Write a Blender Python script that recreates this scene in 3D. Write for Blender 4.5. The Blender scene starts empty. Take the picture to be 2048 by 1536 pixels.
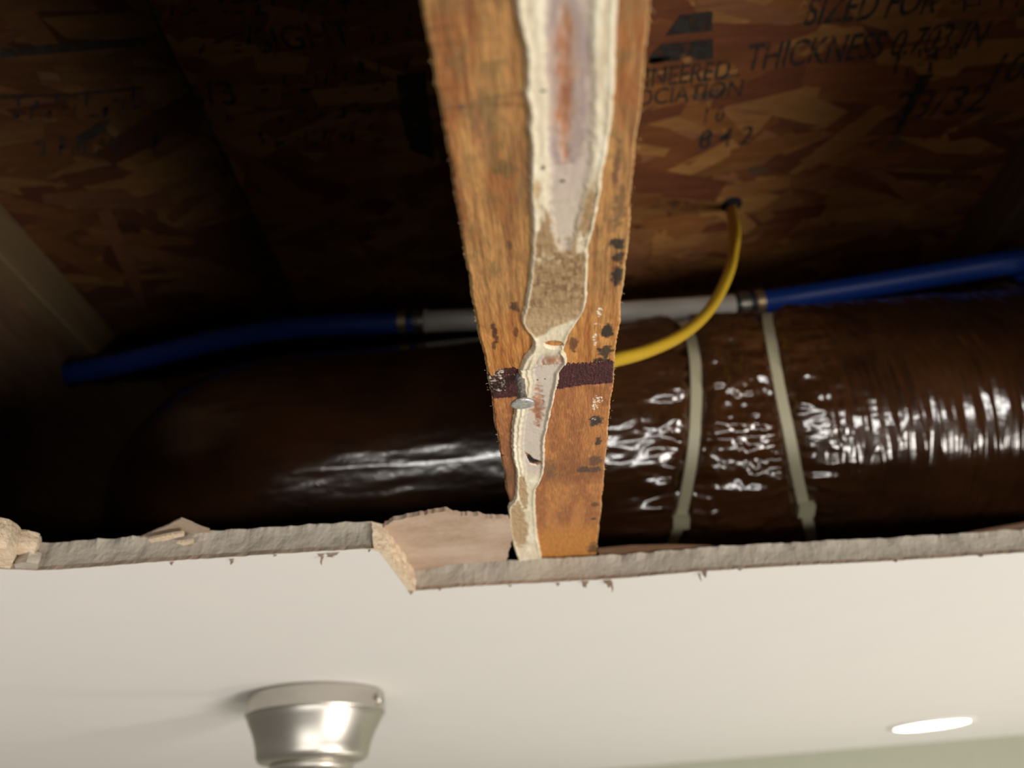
import bpy, bmesh, math, random
import numpy as np
from mathutils import Matrix, Vector
from mathutils.geometry import tessellate_polygon

random.seed(7)
rng = np.random.RandomState(11)
scene = bpy.context.scene
col = scene.collection

# ------------------------------------------------------------------ camera
# All measures below are millimetres relative to the camera, which is held
# 2.3 m above the floor just under the opened ceiling.
CAMZ = 2300.0
FPX = 1400.0
VPX, VPY, ROLL = 1137.0, 1690.0, 0.08      # vanishing point of the joists, horizon tilt
_Y = np.array([VPX - 1024, 768 - VPY, -FPX]); _Y /= np.linalg.norm(_Y)
_p2 = np.array([VPX + 1000 - 1024, 768 - (VPY - 1000 * ROLL), -FPX])
_Z = np.cross(_p2, _Y); _Z /= np.linalg.norm(_Z)
if _Z[1] < 0: _Z = -_Z
_X = np.cross(_Y, _Z)
CM = np.array([_X, _Y, _Z])                # world = CM @ camera

cam_d = bpy.data.cameras.new('camera'); cam = bpy.data.objects.new('camera', cam_d); col.objects.link(cam)
cam_d.sensor_width = 36.0; cam_d.lens = FPX / 2048 * 36.0
cam_d.clip_start = 0.01; cam_d.clip_end = 50
mw = Matrix([list(CM[i]) + [0] for i in range(3)] + [[0, 0, 0, 1]])
mw.translation = Vector((0, 0, CAMZ / 1000))
cam.matrix_world = mw
cam_d.dof.use_dof = True
cam_d.dof.focus_distance = 0.238
cam_d.dof.aperture_fstop = 8.2
scene.camera = cam

# ------------------------------------------------------------------ light
world = bpy.data.worlds.new('World'); scene.world = world; world.use_nodes = True
bg = world.node_tree.nodes['Background']
bg.inputs[0].default_value = (1.0, 0.90, 0.78, 1); bg.inputs[1].default_value = 0.16

def area(name, loc, target, size, sy, power, color):
    d = bpy.data.lights.new(name, 'AREA'); d.shape = 'RECTANGLE'; d.size = size; d.size_y = sy
    d.energy = power; d.color = color
    o = bpy.data.objects.new(name, d); col.objects.link(o)
    o.location = loc
    o.rotation_euler = (Vector(target) - Vector(loc)).to_track_quat('-Z', 'Y').to_euler()
    return o
ceil_c = (0.1, 0.4, 2.4)
area('room_window_light', (1.60, -0.45, 0.82), ceil_c, 0.8, 0.8, 50, (1.0, 0.93, 0.85))
area('hallway_lamp_light', (0.34, -1.60, 1.49), (0.34, 0.4, 2.45), 1.95, 0.10, 17, (1.0, 0.97, 0.92))
area('ceiling_fill_light', (0.75, 1.05, 1.1), (0.3, 1.0, 2.4), 0.25, 0.25, 3.5, (1.0, 0.93, 0.82))  # added fill with no known source, brightens the far ceiling

vs = scene.view_settings
vs.view_transform = 'Standard'; vs.look = 'None'; vs.exposure = 0.0; vs.gamma = 1.0
vs.use_curve_mapping = False

# ------------------------------------------------------------------ helpers
def ray(px, py):
    return CM @ np.array([px - 1024.0, 768.0 - py, -FPX])
def onz(px, py, z):
    d = ray(px, py); return d * z / d[2]
def ony(px, py, y):
    d = ray(px, py); return d * y / d[1]
def onr(px, py, r):
    d = ray(px, py); return d * r / np.linalg.norm(d)
def lin(*c):
    return tuple(((v / 255) / 12.92 if v <= 10 else ((v / 255 + 0.055) / 1.055) ** 2.4) for v in c)

def hash2(ix, iy, seed):
    h = (ix.astype(np.int64) * 374761393 + iy.astype(np.int64) * 668265263 + seed * 974634777) & 0x7fffffff
    h = ((h ^ (h >> 13)) * 1274126177) & 0x7fffffff
    h = h ^ (h >> 16)
    return (h & 0xffff) / 65535.0
def vnoise(x, y, seed=0):
    x = np.asarray(x, float); y = np.asarray(y, float)
    ix = np.floor(x); iy = np.floor(y); fx = x - ix; fy = y - iy
    fx = fx * fx * (3 - 2 * fx); fy = fy * fy * (3 - 2 * fy)
    a = hash2(ix, iy, seed); b = hash2(ix + 1, iy, seed); c = hash2(ix, iy + 1, seed); d = hash2(ix + 1, iy + 1, seed)
    return (a + (b - a) * fx) * (1 - fy) + (c + (d - c) * fx) * fy
def fbm(x, y, seed=0, o=4):
    t = 0; a = 0.5; n = 0
    for i in range(o):
        t = t + a * vnoise(x, y, seed + i * 17); n += a; a *= 0.5; x = x * 2.03; y = y * 2.03
    return t / n
def sstep(a, b, x):
    t = np.clip((x - a) / (b - a), 0, 1); return t * t * (3 - 2 * t)
def mixc(c, d, t):
    t = np.asarray(t)[..., None]; return c * (1 - t) + np.asarray(d) * t

def make_obj(name, verts, faces, mats, parent=None, base=(0, 0, 0), colors=None, smooth=False, midx=None, loc=None):
    """verts in mm, world frame of the camera; base = origin of the thing in the same frame"""
    b = np.asarray(base, float)
    v = (np.asarray(verts, float) - b) / 1000.0
    me = bpy.data.meshes.new(name)
    me.from_pydata(v.tolist(), [], [list(map(int, f)) for f in faces])
    if not isinstance(mats, (list, tuple)): mats = [mats]
    for m in mats: me.materials.append(m)
    if midx is not None: me.polygons.foreach_set('material_index', np.asarray(midx, dtype=np.int32))
    if smooth: me.polygons.foreach_set('use_smooth', np.ones(len(me.polygons), dtype=bool))
    if colors is not None:
        at = me.color_attributes.new('Col', 'FLOAT_COLOR', 'POINT')
        c = np.ones((len(v), 4)); cc = np.asarray(colors); c[:, :cc.shape[1]] = cc
        at.data.foreach_set('color', c.ravel())
    me.update()
    o = bpy.data.objects.new(name, me); col.objects.link(o)
    if parent is not None:
        o.parent = parent
        if loc is not None: o.location = loc
    else:
        o.location = (b + np.array([0, 0, CAMZ])) / 1000.0
    return o
def empty(name, base, label=None, cat=None, group=None):
    o = bpy.data.objects.new(name, None); col.objects.link(o)
    o.empty_display_size = 0.02
    o.location = (np.asarray(base, float) + np.array([0, 0, CAMZ])) / 1000.0
    tag(o, label, cat, group); return o
def tag(o, label=None, cat=None, group=None, kind=None):
    if label: o['label'] = label
    if cat: o['category'] = cat
    if group: o['group'] = group
    if kind: o['kind'] = kind
    return o

def box_vf(x0, x1, y0, y1, z0, z1):
    v = [(x, y, z) for z in (z0, z1) for y in (y0, y1) for x in (x0, x1)]
    f = [(0, 2, 3, 1), (4, 5, 7, 6), (0, 1, 5, 4), (2, 6, 7, 3), (0, 4, 6, 2), (1, 3, 7, 5)]
    return v, f
class MB:
    def __init__(s): s.v = []; s.f = []
    def add(s, v, f):
        n = len(s.v); s.v += [tuple(p) for p in v]; s.f += [tuple(i + n for i in q) for q in f]
    def box(s, *a): s.add(*box_vf(*a))
    def tube(s, pts, r, seg=20, cap=True, flat=None):
        pts = np.asarray(pts, float); n = len(pts)
        rr = np.full(n, r) if np.isscalar(r) else np.asarray(r)
        V = []; up = np.array([0, 0, 1.0])
        for i in range(n):
            t = pts[min(i + 1, n - 1)] - pts[max(i - 1, 0)]; t /= np.linalg.norm(t)
            a = np.cross(t, up)
            if np.linalg.norm(a) < 1e-3: a = np.array([1.0, 0, 0])
            a /= np.linalg.norm(a); b = np.cross(a, t)
            for k in range(seg):
                th = 2 * math.pi * k / seg
                V.append(pts[i] + rr[i] * (math.cos(th) * a * (flat or 1) + math.sin(th) * b))
        Fc = [(i * seg + k, i * seg + (k + 1) % seg, (i + 1) * seg + (k + 1) % seg, (i + 1) * seg + k)
              for i in range(n - 1) for k in range(seg)]
        if cap: Fc += [tuple(range(seg))[::-1], tuple((n - 1) * seg + k for k in range(seg))]
        s.add(V, Fc)
    def lathe(s, prof, c, seg=64, axis=(0, 0, 1)):
        ax = np.asarray(axis, float); ax /= np.linalg.norm(ax)
        a = np.cross(ax, [0.3, 1, 0.2]); a /= np.linalg.norm(a); b = np.cross(ax, a)
        V = []; n = len(prof)
        for r, h in prof:
            for k in range(seg):
                th = 2 * math.pi * k / seg
                V.append(np.asarray(c) + ax * h + max(r, 1e-4) * (math.cos(th) * a + math.sin(th) * b))
        Fc = [(i * seg + k, i * seg + (k + 1) % seg, (i + 1) * seg + (k + 1) % seg, (i + 1) * seg + k)
              for i in range(n - 1) for k in range(seg)]
        s.add(V, Fc)
    def build(s, name, mat, parent=None, base=(0, 0, 0), **k):
        return make_obj(name, s.v, s.f, mat, parent, base, **k)
def spline(pts, n):
    pts = np.asarray(pts, float); out = []
    P = np.vstack([2 * pts[0] - pts[1], pts, 2 * pts[-1] - pts[-2]])
    m = len(pts) - 1
    for i in range(m):
        p0, p1, p2, p3 = P[i:i + 4]
        for t in np.linspace(0, 1, n, endpoint=(i == m - 1)):
            out.append(0.5 * ((2 * p1) + (-p0 + p2) * t + (2 * p0 - 5 * p1 + 4 * p2 - p3) * t ** 2 + (-p0 + 3 * p1 - 3 * p2 + p3) * t ** 3))
    return np.array(out)

# ------------------------------------------------------------------ materials
def mat(name, color=(0.5, 0.5, 0.5), rough=0.6, metal=0.0, noise=None, c2=None, bump=0.0, bscale=None, attr=False,
        scale3=(1, 1, 1), spec=0.5, coat=0.0, emit=None, detail=4, aniso=0, sss=0):
    m = bpy.data.materials.new(name); m.use_nodes = True
    nt = m.node_tree; N = nt.nodes; L = nt.links
    p = N['Principled BSDF']
    p.inputs['Base Color'].default_value = (*color, 1); p.inputs['Roughness'].default_value = rough
    p.inputs['Metallic'].default_value = metal; p.inputs['Specular IOR Level'].default_value = spec
    p.inputs['Coat Weight'].default_value = coat; p.inputs['Coat Roughness'].default_value = 0.1
    if aniso: p.inputs['Anisotropic'].default_value = aniso
    tc = N.new('ShaderNodeTexCoord'); mp = N.new('ShaderNodeMapping'); mp.inputs['Scale'].default_value = scale3
    L.new(tc.outputs['Object'], mp.inputs['Vector'])
    csock = None
    if attr:
        a = N.new('ShaderNodeAttribute'); a.attribute_name = 'Col'; csock = a.outputs['Color']
    if noise:
        nz = N.new('ShaderNodeTexNoise'); nz.inputs['Scale'].default_value = noise; nz.inputs['Detail'].default_value = detail
        nz.inputs['Roughness'].default_value = 0.65
        L.new(mp.outputs[0], nz.inputs['Vector'])
        mr = N.new('ShaderNodeMapRange'); mr.inputs[1].default_value = 0.3; mr.inputs[2].default_value = 0.7
        L.new(nz.outputs['Fac'], mr.inputs[0])
        mx = N.new('ShaderNodeMix'); mx.data_type = 'RGBA'
        L.new(mr.outputs[0], mx.inputs[0])
        if attr:
            mx.blend_type = 'MULTIPLY'; mx.inputs[0].default_value = 1
            L.remove(mx.inputs[0].links[0])
            k = c2 or (0.8, 1.15)
            mr2 = N.new('ShaderNodeMapRange'); mr2.inputs[1].default_value = 0.3; mr2.inputs[2].default_value = 0.7
            mr2.inputs[3].default_value = k[0]; mr2.inputs[4].default_value = k[1]
            L.new(nz.outputs['Fac'], mr2.inputs[0])
            L.new(csock, mx.inputs[6]); L.new(mr2.outputs[0], mx.inputs[7])
        else:
            mx.inputs[6].default_value = (*color, 1); mx.inputs[7].default_value = (*(c2 or color), 1)
        csock = mx.outputs[2]
    if csock: L.new(csock, p.inputs['Base Color'])
    if bump:
        nb = N.new('ShaderNodeTexNoise'); nb.inputs['Scale'].default_value = bscale or 400; nb.inputs['Detail'].default_value = 5
        L.new(mp.outputs[0], nb.inputs['Vector'])
        bp = N.new('ShaderNodeBump'); bp.inputs['Strength'].default_value = bump; bp.inputs['Distance'].default_value = 0.0008
        L.new(nb.outputs['Fac'], bp.inputs['Height']); L.new(bp.outputs[0], p.inputs['Normal'])
    if emit:
        p.inputs['Emission Color'].default_value = (*emit[:3], 1); p.inputs['Emission Strength'].default_value = emit[3]
    return m

M = {}
M['paint'] = mat('ceiling_paint', (0.70, 0.68, 0.655), 0.75, noise=18, c2=(0.72, 0.695, 0.665), bump=0.15, bscale=900)
M['gypsum'] = mat('gypsum_core', (0.46, 0.41, 0.34), 0.95, noise=90, c2=(0.36, 0.32, 0.26), bump=0.5, bscale=700)
M['gypsum_light'] = mat('fresh_gypsum', (0.72, 0.58, 0.42), 0.95, noise=120, c2=(0.60, 0.47, 0.33), bump=1.0, bscale=600)
M['paper'] = mat('backing_paper', (0.36, 0.28, 0.21), 0.9, noise=60, c2=(0.27, 0.20, 0.14), bump=0.5, bscale=500)
M['paper_face'] = mat('torn_paper_face', (0.52, 0.40, 0.31), 0.9, noise=26, c2=(0.34, 0.22, 0.14), bump=0.6, bscale=400, scale3=(1, 1.8, 1))
M['wall'] = mat('green_wall_paint', (0.37, 0.385, 0.30), 0.8, noise=30, c2=(0.385, 0.40, 0.315))
M['wood'] = mat('flange_wood', rough=0.62, attr=True, noise=900, c2=(0.74, 1.20), bump=0.6, bscale=1400, scale3=(1, 0.2, 1), spec=0.35)
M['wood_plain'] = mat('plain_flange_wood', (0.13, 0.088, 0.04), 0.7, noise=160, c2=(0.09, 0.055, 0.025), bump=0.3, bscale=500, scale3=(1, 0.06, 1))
M['glue'] = mat('dried_glue', rough=0.38, attr=True, noise=500, c2=(0.93, 1.05), bump=0.25, bscale=700, spec=0.5)
M['residue'] = mat('paper_residue', rough=0.9, attr=True, noise=700, c2=(0.88, 1.10), bump=0.4, bscale=900, spec=0.2)
M['web'] = mat('web_board', (0.13, 0.07, 0.032), 0.8, noise=30, c2=(0.07, 0.035, 0.016), scale3=(1, 1, 3))
M['board'] = mat('osb_core', (0.14, 0.07, 0.03), 0.85, noise=60, c2=(0.08, 0.04, 0.018))
M['flake'] = mat('osb_strand', rough=0.7, attr=True, noise=120, c2=(0.75, 1.2), bump=0.4, bscale=300, scale3=(0.25, 1.6, 1), spec=0.3)
M['nail'] = mat('galvanised_steel', (0.80, 0.80, 0.80), 0.4, 0.8, noise=900, c2=(0.45, 0.45, 0.46), bump=0.6, bscale=900)
M['rust'] = mat('tarnished_shank', (0.10, 0.095, 0.085), 0.7, 0.3, noise=900, c2=(0.32, 0.31, 0.28), bump=1, bscale=1200)
M['blue'] = mat('blue_tubing', (0.006, 0.038, 0.24), 0.42, spec=0.4)
M['white_pipe'] = mat('grey_white_sleeve', (0.56, 0.53, 0.47), 0.5)
M['crimp'] = mat('crimp_metal', (0.30, 0.27, 0.23), 0.35, 0.8, noise=200, c2=(0.14, 0.12, 0.10))
M['brass'] = mat('brass_ring', (0.42, 0.30, 0.18), 0.4, 0.8)
M['black_rubber'] = mat('black_gap', (0.015, 0.015, 0.02), 0.5)
M['yellow'] = mat('yellow_cable_jacket', (0.50, 0.32, 0.02), 0.45)
M['tie'] = mat('cream_nylon', (0.44, 0.41, 0.28), 0.45)
M['nickel'] = mat('brushed_nickel', (0.60, 0.57, 0.52), 0.38, 1.0, noise=60, c2=(0.56, 0.53, 0.48), scale3=(1, 1, 12))
M['trim'] = mat('white_trim', (0.8, 0.79, 0.76), 0.5)
M['lens'] = mat('lit_lens', (1, 1, 1), 0.5, emit=(1.0, 0.95, 0.86, 6.0))
def film_mat():
    m = mat('duct_film', (0.010, 0.005, 0.003), 0.12, noise=9, c2=(0.068, 0.025, 0.008), bump=0.25, bscale=160, scale3=(1, 1.5, 1), spec=0.5)
    m.node_tree.nodes['Principled BSDF'].inputs['IOR'].default_value = 2.0
    m.node_tree.nodes['Principled BSDF'].inputs['Roughness'].default_value = 0.16
    return m
M['film'] = film_mat()
def ink_mat():
    m = bpy.data.materials.new('stamp_ink'); m.use_nodes = True
    N = m.node_tree.nodes; L = m.node_tree.links; p = N['Principled BSDF']
    p.inputs['Base Color'].default_value = (0.022, 0.018, 0.015, 1); p.inputs['Roughness'].default_value = 0.8
    tr = N.new('ShaderNodeBsdfTransparent'); mx = N.new('ShaderNodeMixShader')
    nz = N.new('ShaderNodeTexNoise'); nz.inputs['Scale'].default_value = 140; nz.inputs['Detail'].default_value = 4
    tc = N.new('ShaderNodeTexCoord'); L.new(tc.outputs['Object'], nz.inputs['Vector'])
    mr = N.new('ShaderNodeMapRange'); mr.inputs[1].default_value = 0.38; mr.inputs[2].default_value = 0.56
    mr.inputs[3].default_value = 0.25; mr.inputs[4].default_value = 0.95
    L.new(nz.outputs['Fac'], mr.inputs[0]); L.new(mr.outputs[0], mx.inputs[0])
    L.new(tr.outputs[0], mx.inputs[1]); L.new(p.outputs[0], mx.inputs[2])
    L.new(mx.outputs[0], N['Material Output'].inputs['Surface'])
    return m
M['ink'] = ink_mat()

# ------------------------------------------------------------------ levels (mm above the camera)
ZC = 112.3            # painted underside of the ceiling board
ZT = 125.0            # back of the ceiling board = underside of the joists
ZS = 427.0            # underside of the subfloor
JX0, JX1 = -12.1, 28.9
JC = (JX0 + JX1) / 2
DUCT_Y, DUCT_Z, DUCT_R = 504.0, 265.0, 98.0
PIPE_Y, PIPE_Z = 455.0, 366.0

# ================================================================== CEILING
EX0, EX1, EY0, EY1 = -1500, 1500, -1250, 1483
def edge_line(pts, step=1.6):
    out = []
    for a, b in zip(pts[:-1], pts[1:]):
        a = np.array(a, float); b = np.array(b, float); n = max(2, int(np.linalg.norm(b - a) / step))
        for i in range(n): out.append(a + (b - a) * i / n)
    return np.array(out)
corner = [onz(0, 1138, ZC)[:2], onz(30, 1139, ZC)[:2], onz(80, 1141, ZC)[:2], onz(200, 1133, ZC)[:2],
          onz(400, 1118, ZC)[:2], onz(560, 1108, ZC)[:2], onz(740, 1097, ZC)[:2], onz(765, 1103, ZC)[:2],
          onz(825, 1182, ZC)[:2], onz(950, 1172, ZC)[:2], onz(1100, 1165, ZC)[:2], onz(1250, 1156, ZC)[:2],
          onz(1400, 1143, ZC)[:2], onz(1600, 1131, ZC)[:2], onz(1800, 1121, ZC)[:2], onz(2048, 1105, ZC)[:2]]
cx0 = corner[0][0]; cxr = corner[-1]
hole = [(-92, 0), (-104, 62), (-124, 104), (-152, 150), (-196, 205), (cx0 - 9, corner[0][1] - 12)] + [tuple(p) for p in corner] + [(430, cxr[1] + 8), (680, cxr[1] + 6), (680, 0), (-92, 0)]  # out-of-view edges shaped to limit the light reaching the left bay
hp = edge_line(hole)
nh = len(hp)
arc = np.concatenate([[0], np.cumsum(np.linalg.norm(np.diff(hp, axis=0), axis=1))])
tang = np.roll(hp, -1, 0) - np.roll(hp, 1, 0); tang /= np.linalg.norm(tang, axis=1)[:, None]
nrm = np.stack([tang[:, 1], -tang[:, 0]], 1)     # hole is walked clockwise seen from above: this points into the hole
cen = np.array([100, 100]); 
if np.mean(np.sum((cen - hp) * nrm, 1)) < 0: nrm = -nrm
LV = 7
V = []; F = []; MI = []
for k in range(LV):
    t = k / (LV - 1)
    n1 = (fbm(arc / 2.2, np.full(nh, k * 0.9), 3) - 0.5) * 0.8 + (fbm(arc / 14, np.full(nh, k * 0.15), 5) - 0.5) * 2.0
    edgeb = 0.8 * (vnoise(arc / 1.7, np.zeros(nh), 9) - 0.35) * (1 if k == 0 else 0.2)
    top = (fbm(arc / 5, np.zeros(nh), 21) - 0.45) * 3.0 * max(0, t - 0.7) / 0.3
    off = n1 * (0.45 + 0.55 * t) + edgeb + top - 0.5 * math.sin(t * math.pi)
    zz = ZC + (ZT - ZC - 0.2) * t + (0.5 * (vnoise(arc / 3, np.zeros(nh), 31) - 0.5) if 0 < k else 0)
    for i in range(nh): V.append((hp[i, 0] + nrm[i, 0] * off[i], hp[i, 1] + nrm[i, 1] * off[i], (zz if np.isscalar(zz) else zz[i])))
for k in range(LV - 1):
    for i in range(nh):
        j = (i + 1) % nh
        F.append((k * nh + i, k * nh + j, (k + 1) * nh + j, (k + 1) * nh + i)); MI.append(2 if k == 0 else 1)
def ring_faces(level, z, flip):
    o0 = len(V)
    for p in [(EX0, EY0), (EX1, EY0), (EX1, EY1), (EX0, EY1)]: V.append((p[0], p[1], z))
    outer = [Vector(V[o0 + i]) for i in range(4)]
    inner = [Vector((V[level * nh + i][0], V[level * nh + i][1], z)) for i in range(nh)]
    tris = tessellate_polygon([outer, inner])
    idx = [o0 + i for i in range(4)] + [level * nh + i for i in range(nh)]
    for t in tris:
        q = [idx[i] for i in t]
        F.append(tuple(q)); MI.append(0 if not flip else 2)
ring_faces(0, ZC, False)
ring_faces(LV - 1, ZT - 0.2, True)
o_ = len(V)
F += [(o_ - 8, o_ - 7, o_ - 3, o_ - 4), (o_ - 7, o_ - 6, o_ - 2, o_ - 3), (o_ - 6, o_ - 5, o_ - 1, o_ - 2), (o_ - 5, o_ - 8, o_ - 4, o_ - 1)]; MI += [1] * 4
CB = (100, 400, ZC)
ceiling = make_obj('ceiling', V, F, [M['paint'], M['gypsum'], M['paper']], base=CB, midx=MI)
tag(ceiling, 'white painted drywall ceiling with a ragged hole cut open to the joists', 'ceiling', kind='structure')

# remnants of backing paper and broken gypsum along the cut edge (parts of the ceiling)
def slab(poly, z0, z1, jitter=0.0, seed=0, sub=1.2, tilt=None):
    """thin plate from an outline with small ragged edge; returns verts, faces"""
    P = edge_line(list(poly) + [poly[0]], sub)
    a = np.arange(len(P))
    c = P.mean(0)
    r = (fbm(a / 2.0, np.zeros(len(P)), seed, 3) - 0.5) * 2 * jitter
    d = (P - c); d /= np.linalg.norm(d, axis=1)[:, None] + 1e-9
    P = P + d * r[:, None]
    n = len(P)
    v = [(p[0], p[1], z0 + (tilt(p) if tilt else 0)) for p in P] + [(p[0], p[1], z1 + (tilt(p) if tilt else 0)) for p in P]
    tr = tessellate_polygon([[Vector((p[0], p[1], 0)) for p in P]])
    f = [tuple(t) for t in tr] + [tuple(i + n for i in t[::-1]) for t in tr]
    f += [(i, (i + 1) % n, (i + 1) % n + n, i + n) for i in range(n)]
    return v, f
def zpts(lst, z): return [tuple(onz(a, b, z)[:2]) for a, b in lst]
# large remnant left of the joist
rem = zpts([(752, 1058), (790, 1036), (840, 1027), (893, 1018), (905, 1026), (955, 1028), (975, 1033), (1018, 1034), (1023, 1080), (1012, 1118), (900, 1126), (825, 1140)], 123.6)
v, f = slab(rem, 122.6, 124.6, 1.0, 3, sub=0.9)
make_obj('torn_backing_paper', v, f, M['paper_face'], ceiling, CB)['label'] = 'beige sheet of torn backing paper beside the joist'
# cream broken side face of the notch
pb = edge_line([corner[6] + np.array([-0.5, -1.2]), corner[7] + np.array([0.3, -1.0]), corner[8]], 0.9)
npb = len(pb); V2 = []; F2 = []
ab = np.arange(npb)
for k in range(9):
    t = k / 8
    o = (fbm(ab / 3.0, np.full(npb, k * 0.6), 41) - 0.5) * 2.6 + 0.9 + 0.9 * (1 - t)
    for i in range(npb): V2.append((pb[i][0] + o[i], pb[i][1] + 0.3 * o[i], ZC - 0.3 + t * (ZT - ZC - 0.4)))
for k in range(8):
    for i in range(npb - 1):
        F2.append((k * npb + i, k * npb + i + 1, (k + 1) * npb + i + 1, (k + 1) * npb + i))
n0 = len(V2)
for k in (0, 8):
    for i in range(npb): V2.append((pb[i][0] - 1.5, pb[i][1], V2[k * npb + i][2]))
for i in range(npb - 1):
    F2.append((i, n0 + i, n0 + i + 1, i + 1)); F2.append((8 * npb + i, 8 * npb + i + 1, n0 + npb + i + 1, n0 + npb + i))
make_obj('broken_gypsum_face', V2, F2, M['gypsum_light'], ceiling, CB)['label'] = 'pale cream broken gypsum side'
# triangular flap of paper
flap = zpts([(262, 1082), (300, 1064), (330, 1052), (362, 1037), (385, 1045), (400, 1052), (420, 1058), (424, 1076), (430, 1085)], 124.5)
v, f = slab(flap, 124.0, 124.7, 0.4, 8, tilt=lambda p: -0.02 * (p[1] - 280))
make_obj('paper_flap', v, f, M['paper'], ceiling, CB)['label'] = 'triangular flap of brown backing paper'
for nm, pl, z in (('gypsum_flake', [(300, 1079), (340, 1070), (368, 1066), (372, 1072), (340, 1080), (305, 1085)], 121.5),
                  ('gypsum_flake', [(355, 1086), (388, 1081), (392, 1086), (370, 1091)], 119.5)):
    q = zpts(pl, z); q = [(a, b - 1.2) for a, b in q]
    v, f = slab(q, z - 0.5, z + 0.6, 0.3, 5); make_obj(nm, v, f, M['gypsum_light'], ceiling, CB)
# crumbled corner chunks at the left end of the cut
def chunk(poly_px, z0, z1, name, m, seed, dy=-0.8):
    poly = [(a, b + dy) for a, b in zpts(poly_px, (z0 + z1) / 2)]
    P = edge_line(poly + [poly[0]], 1.3); n = len(P); c = P.mean(0); Vv = []; a = np.arange(n)
    L = 6
    for k in range(L):
        t = k / (L - 1)
        s = 1 - 0.06 * abs(2 * t - 1) ** 2
        jr = 1 + (fbm(a / 3., np.full(n, k * 0.8), seed) - 0.5) * 0.13
        for i in range(n): 
            p = c + (P[i] - c) * s * jr[i]; Vv.append((p[0], p[1], z0 + (z1 - z0) * t + (vnoise(np.array([i / 2.]), np.array([k * 1.]), seed)[0] - 0.5) * 0.8))
    Ff = [(k * n + i, k * n + (i + 1) % n, (k + 1) * n + (i + 1) % n, (k + 1) * n + i) for k in range(L - 1) for i in range(n)]
    for k in (0, L - 1):
        tr = tessellate_polygon([[Vector((Vv[k * n + i][0], Vv[k * n + i][1], 0)) for i in range(n)]])
        Ff += [tuple(k * n + i for i in t) for t in tr]
    return make_obj(name, Vv, Ff, m, ceiling, CB)
chunk([(-60, 1060), (5, 1064), (28, 1074), (48, 1092), (40, 1112), (28, 1138), (-10, 1128), (-60, 1110)], 113, 124.5, 'gypsum_chunk', M['gypsum_light'], 3, -2.0)
chunk([(30, 1077), (55, 1079), (80, 1087), (84, 1100), (78, 1112), (60, 1106), (42, 1092)], 117, 124.5, 'gypsum_chunk', M['gypsum_light'], 6, -1.5)
chunk([(34, 1120), (60, 1112), (84, 1118), (82, 1138), (40, 1138)], 112.8, 118, 'gypsum_chunk', M['gypsum'], 9, -1.0)
# ragged shreds of face paper hanging under the cut
def shred(px, py, w, l, seed, mt='paper'):
    p = onz(px, py, ZC); r = random.Random(seed); Vv = []; n = 6
    for i in range(n):
        t = i / (n - 1); ww = w * (1 - t) ** 0.7 * 0.5 + 0.12
        x = p[0] + r.uniform(-.25, .25) * w * t; z = ZC + 0.6 - l * t; y = p[1] - 0.4 - 0.7 * t + r.uniform(-.15, .15)
        Vv += [(x - ww, y, z), (x + ww, y + 0.1, z), (x + ww, y + 0.35, z), (x - ww, y + 0.25, z)]
    Ff = [(i * 4 + k, i * 4 + (k + 1) % 4, i * 4 + 4 + (k + 1) % 4, i * 4 + 4 + k) for i in range(n - 1) for k in range(4)]
    Ff += [(0, 1, 2, 3), (n * 4 - 1, n * 4 - 2, n * 4 - 3, n * 4 - 4)]
    make_obj('paper_shred', Vv, Ff, M[mt], ceiling, CB)
for a in [(665, 1106, 7, 3.0, 1), (642, 1108, 4, 2.2, 2), (645, 1112, 1.2, 5, 3), (465, 1118, 2, 3.5, 4), (345, 1124, 1.6, 2.4, 5), (823, 1181, 3.0, 3, 6),
          (1170, 1163, 4, 4.0, 7), (1215, 1160, 4.5, 5.0, 8), (1222, 1163, 1.6, 6.5, 9), (1115, 1166, 2.5, 2.6, 10), (1408, 1143, 3.0, 4.2, 11), (1398, 1147, 1.2, 5.0, 12),
          (1170, 1162, 1.5, 4.5, 13), (880, 1178, 1.6, 1.8, 14), (550, 1110, 2.2, 1.6, 15), (740, 1098, 1.3, 2.4, 16), (1960, 1111, 4, 1.8, 17), (1790, 1122, 3, 1.6, 18),
          (1480, 1139, 3, 1.5, 19), (1020, 1171, 2.5, 1.6, 20)]:
    shred(*a)
# fuzzy brown strip of backing paper behind the right part of the cut; dark colour stands in for its shadow
for pts, sd in (([(1195, 1098), (1260, 1092), (1340, 1090), (1420, 1091), (1480, 1098), (1420, 1104), (1300, 1108), (1200, 1112)], 3),
                ([(1820, 1082), (1900, 1070), (1980, 1056), (2060, 1042), (2060, 1062), (1960, 1074), (1860, 1086)], 4)):
    q = zpts(pts, 126.0)
    v, f = slab(q, 125.2, 126.2, 0.3, sd, tilt=lambda p: -0.02 * (p[1] - 370))
    make_obj('lifted_backing_paper', v, f, M['board'], ceiling, CB)
fz = [onz(x, 1083 - (x - 1440) * 0.028 + 12, ZT)[:2] for x in (1450, 1500, 1560, 1620, 1680, 1740)]
v, f = slab([tuple(p + np.array([0, -1.2])) for p in fz] + [tuple(p + np.array([0, 1.5])) for p in fz[::-1]], 122.5, 124.2, 0.9, 12, sub=0.8)
make_obj('torn_paper_edge', v, f, M['gypsum'], ceiling, CB)

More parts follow.
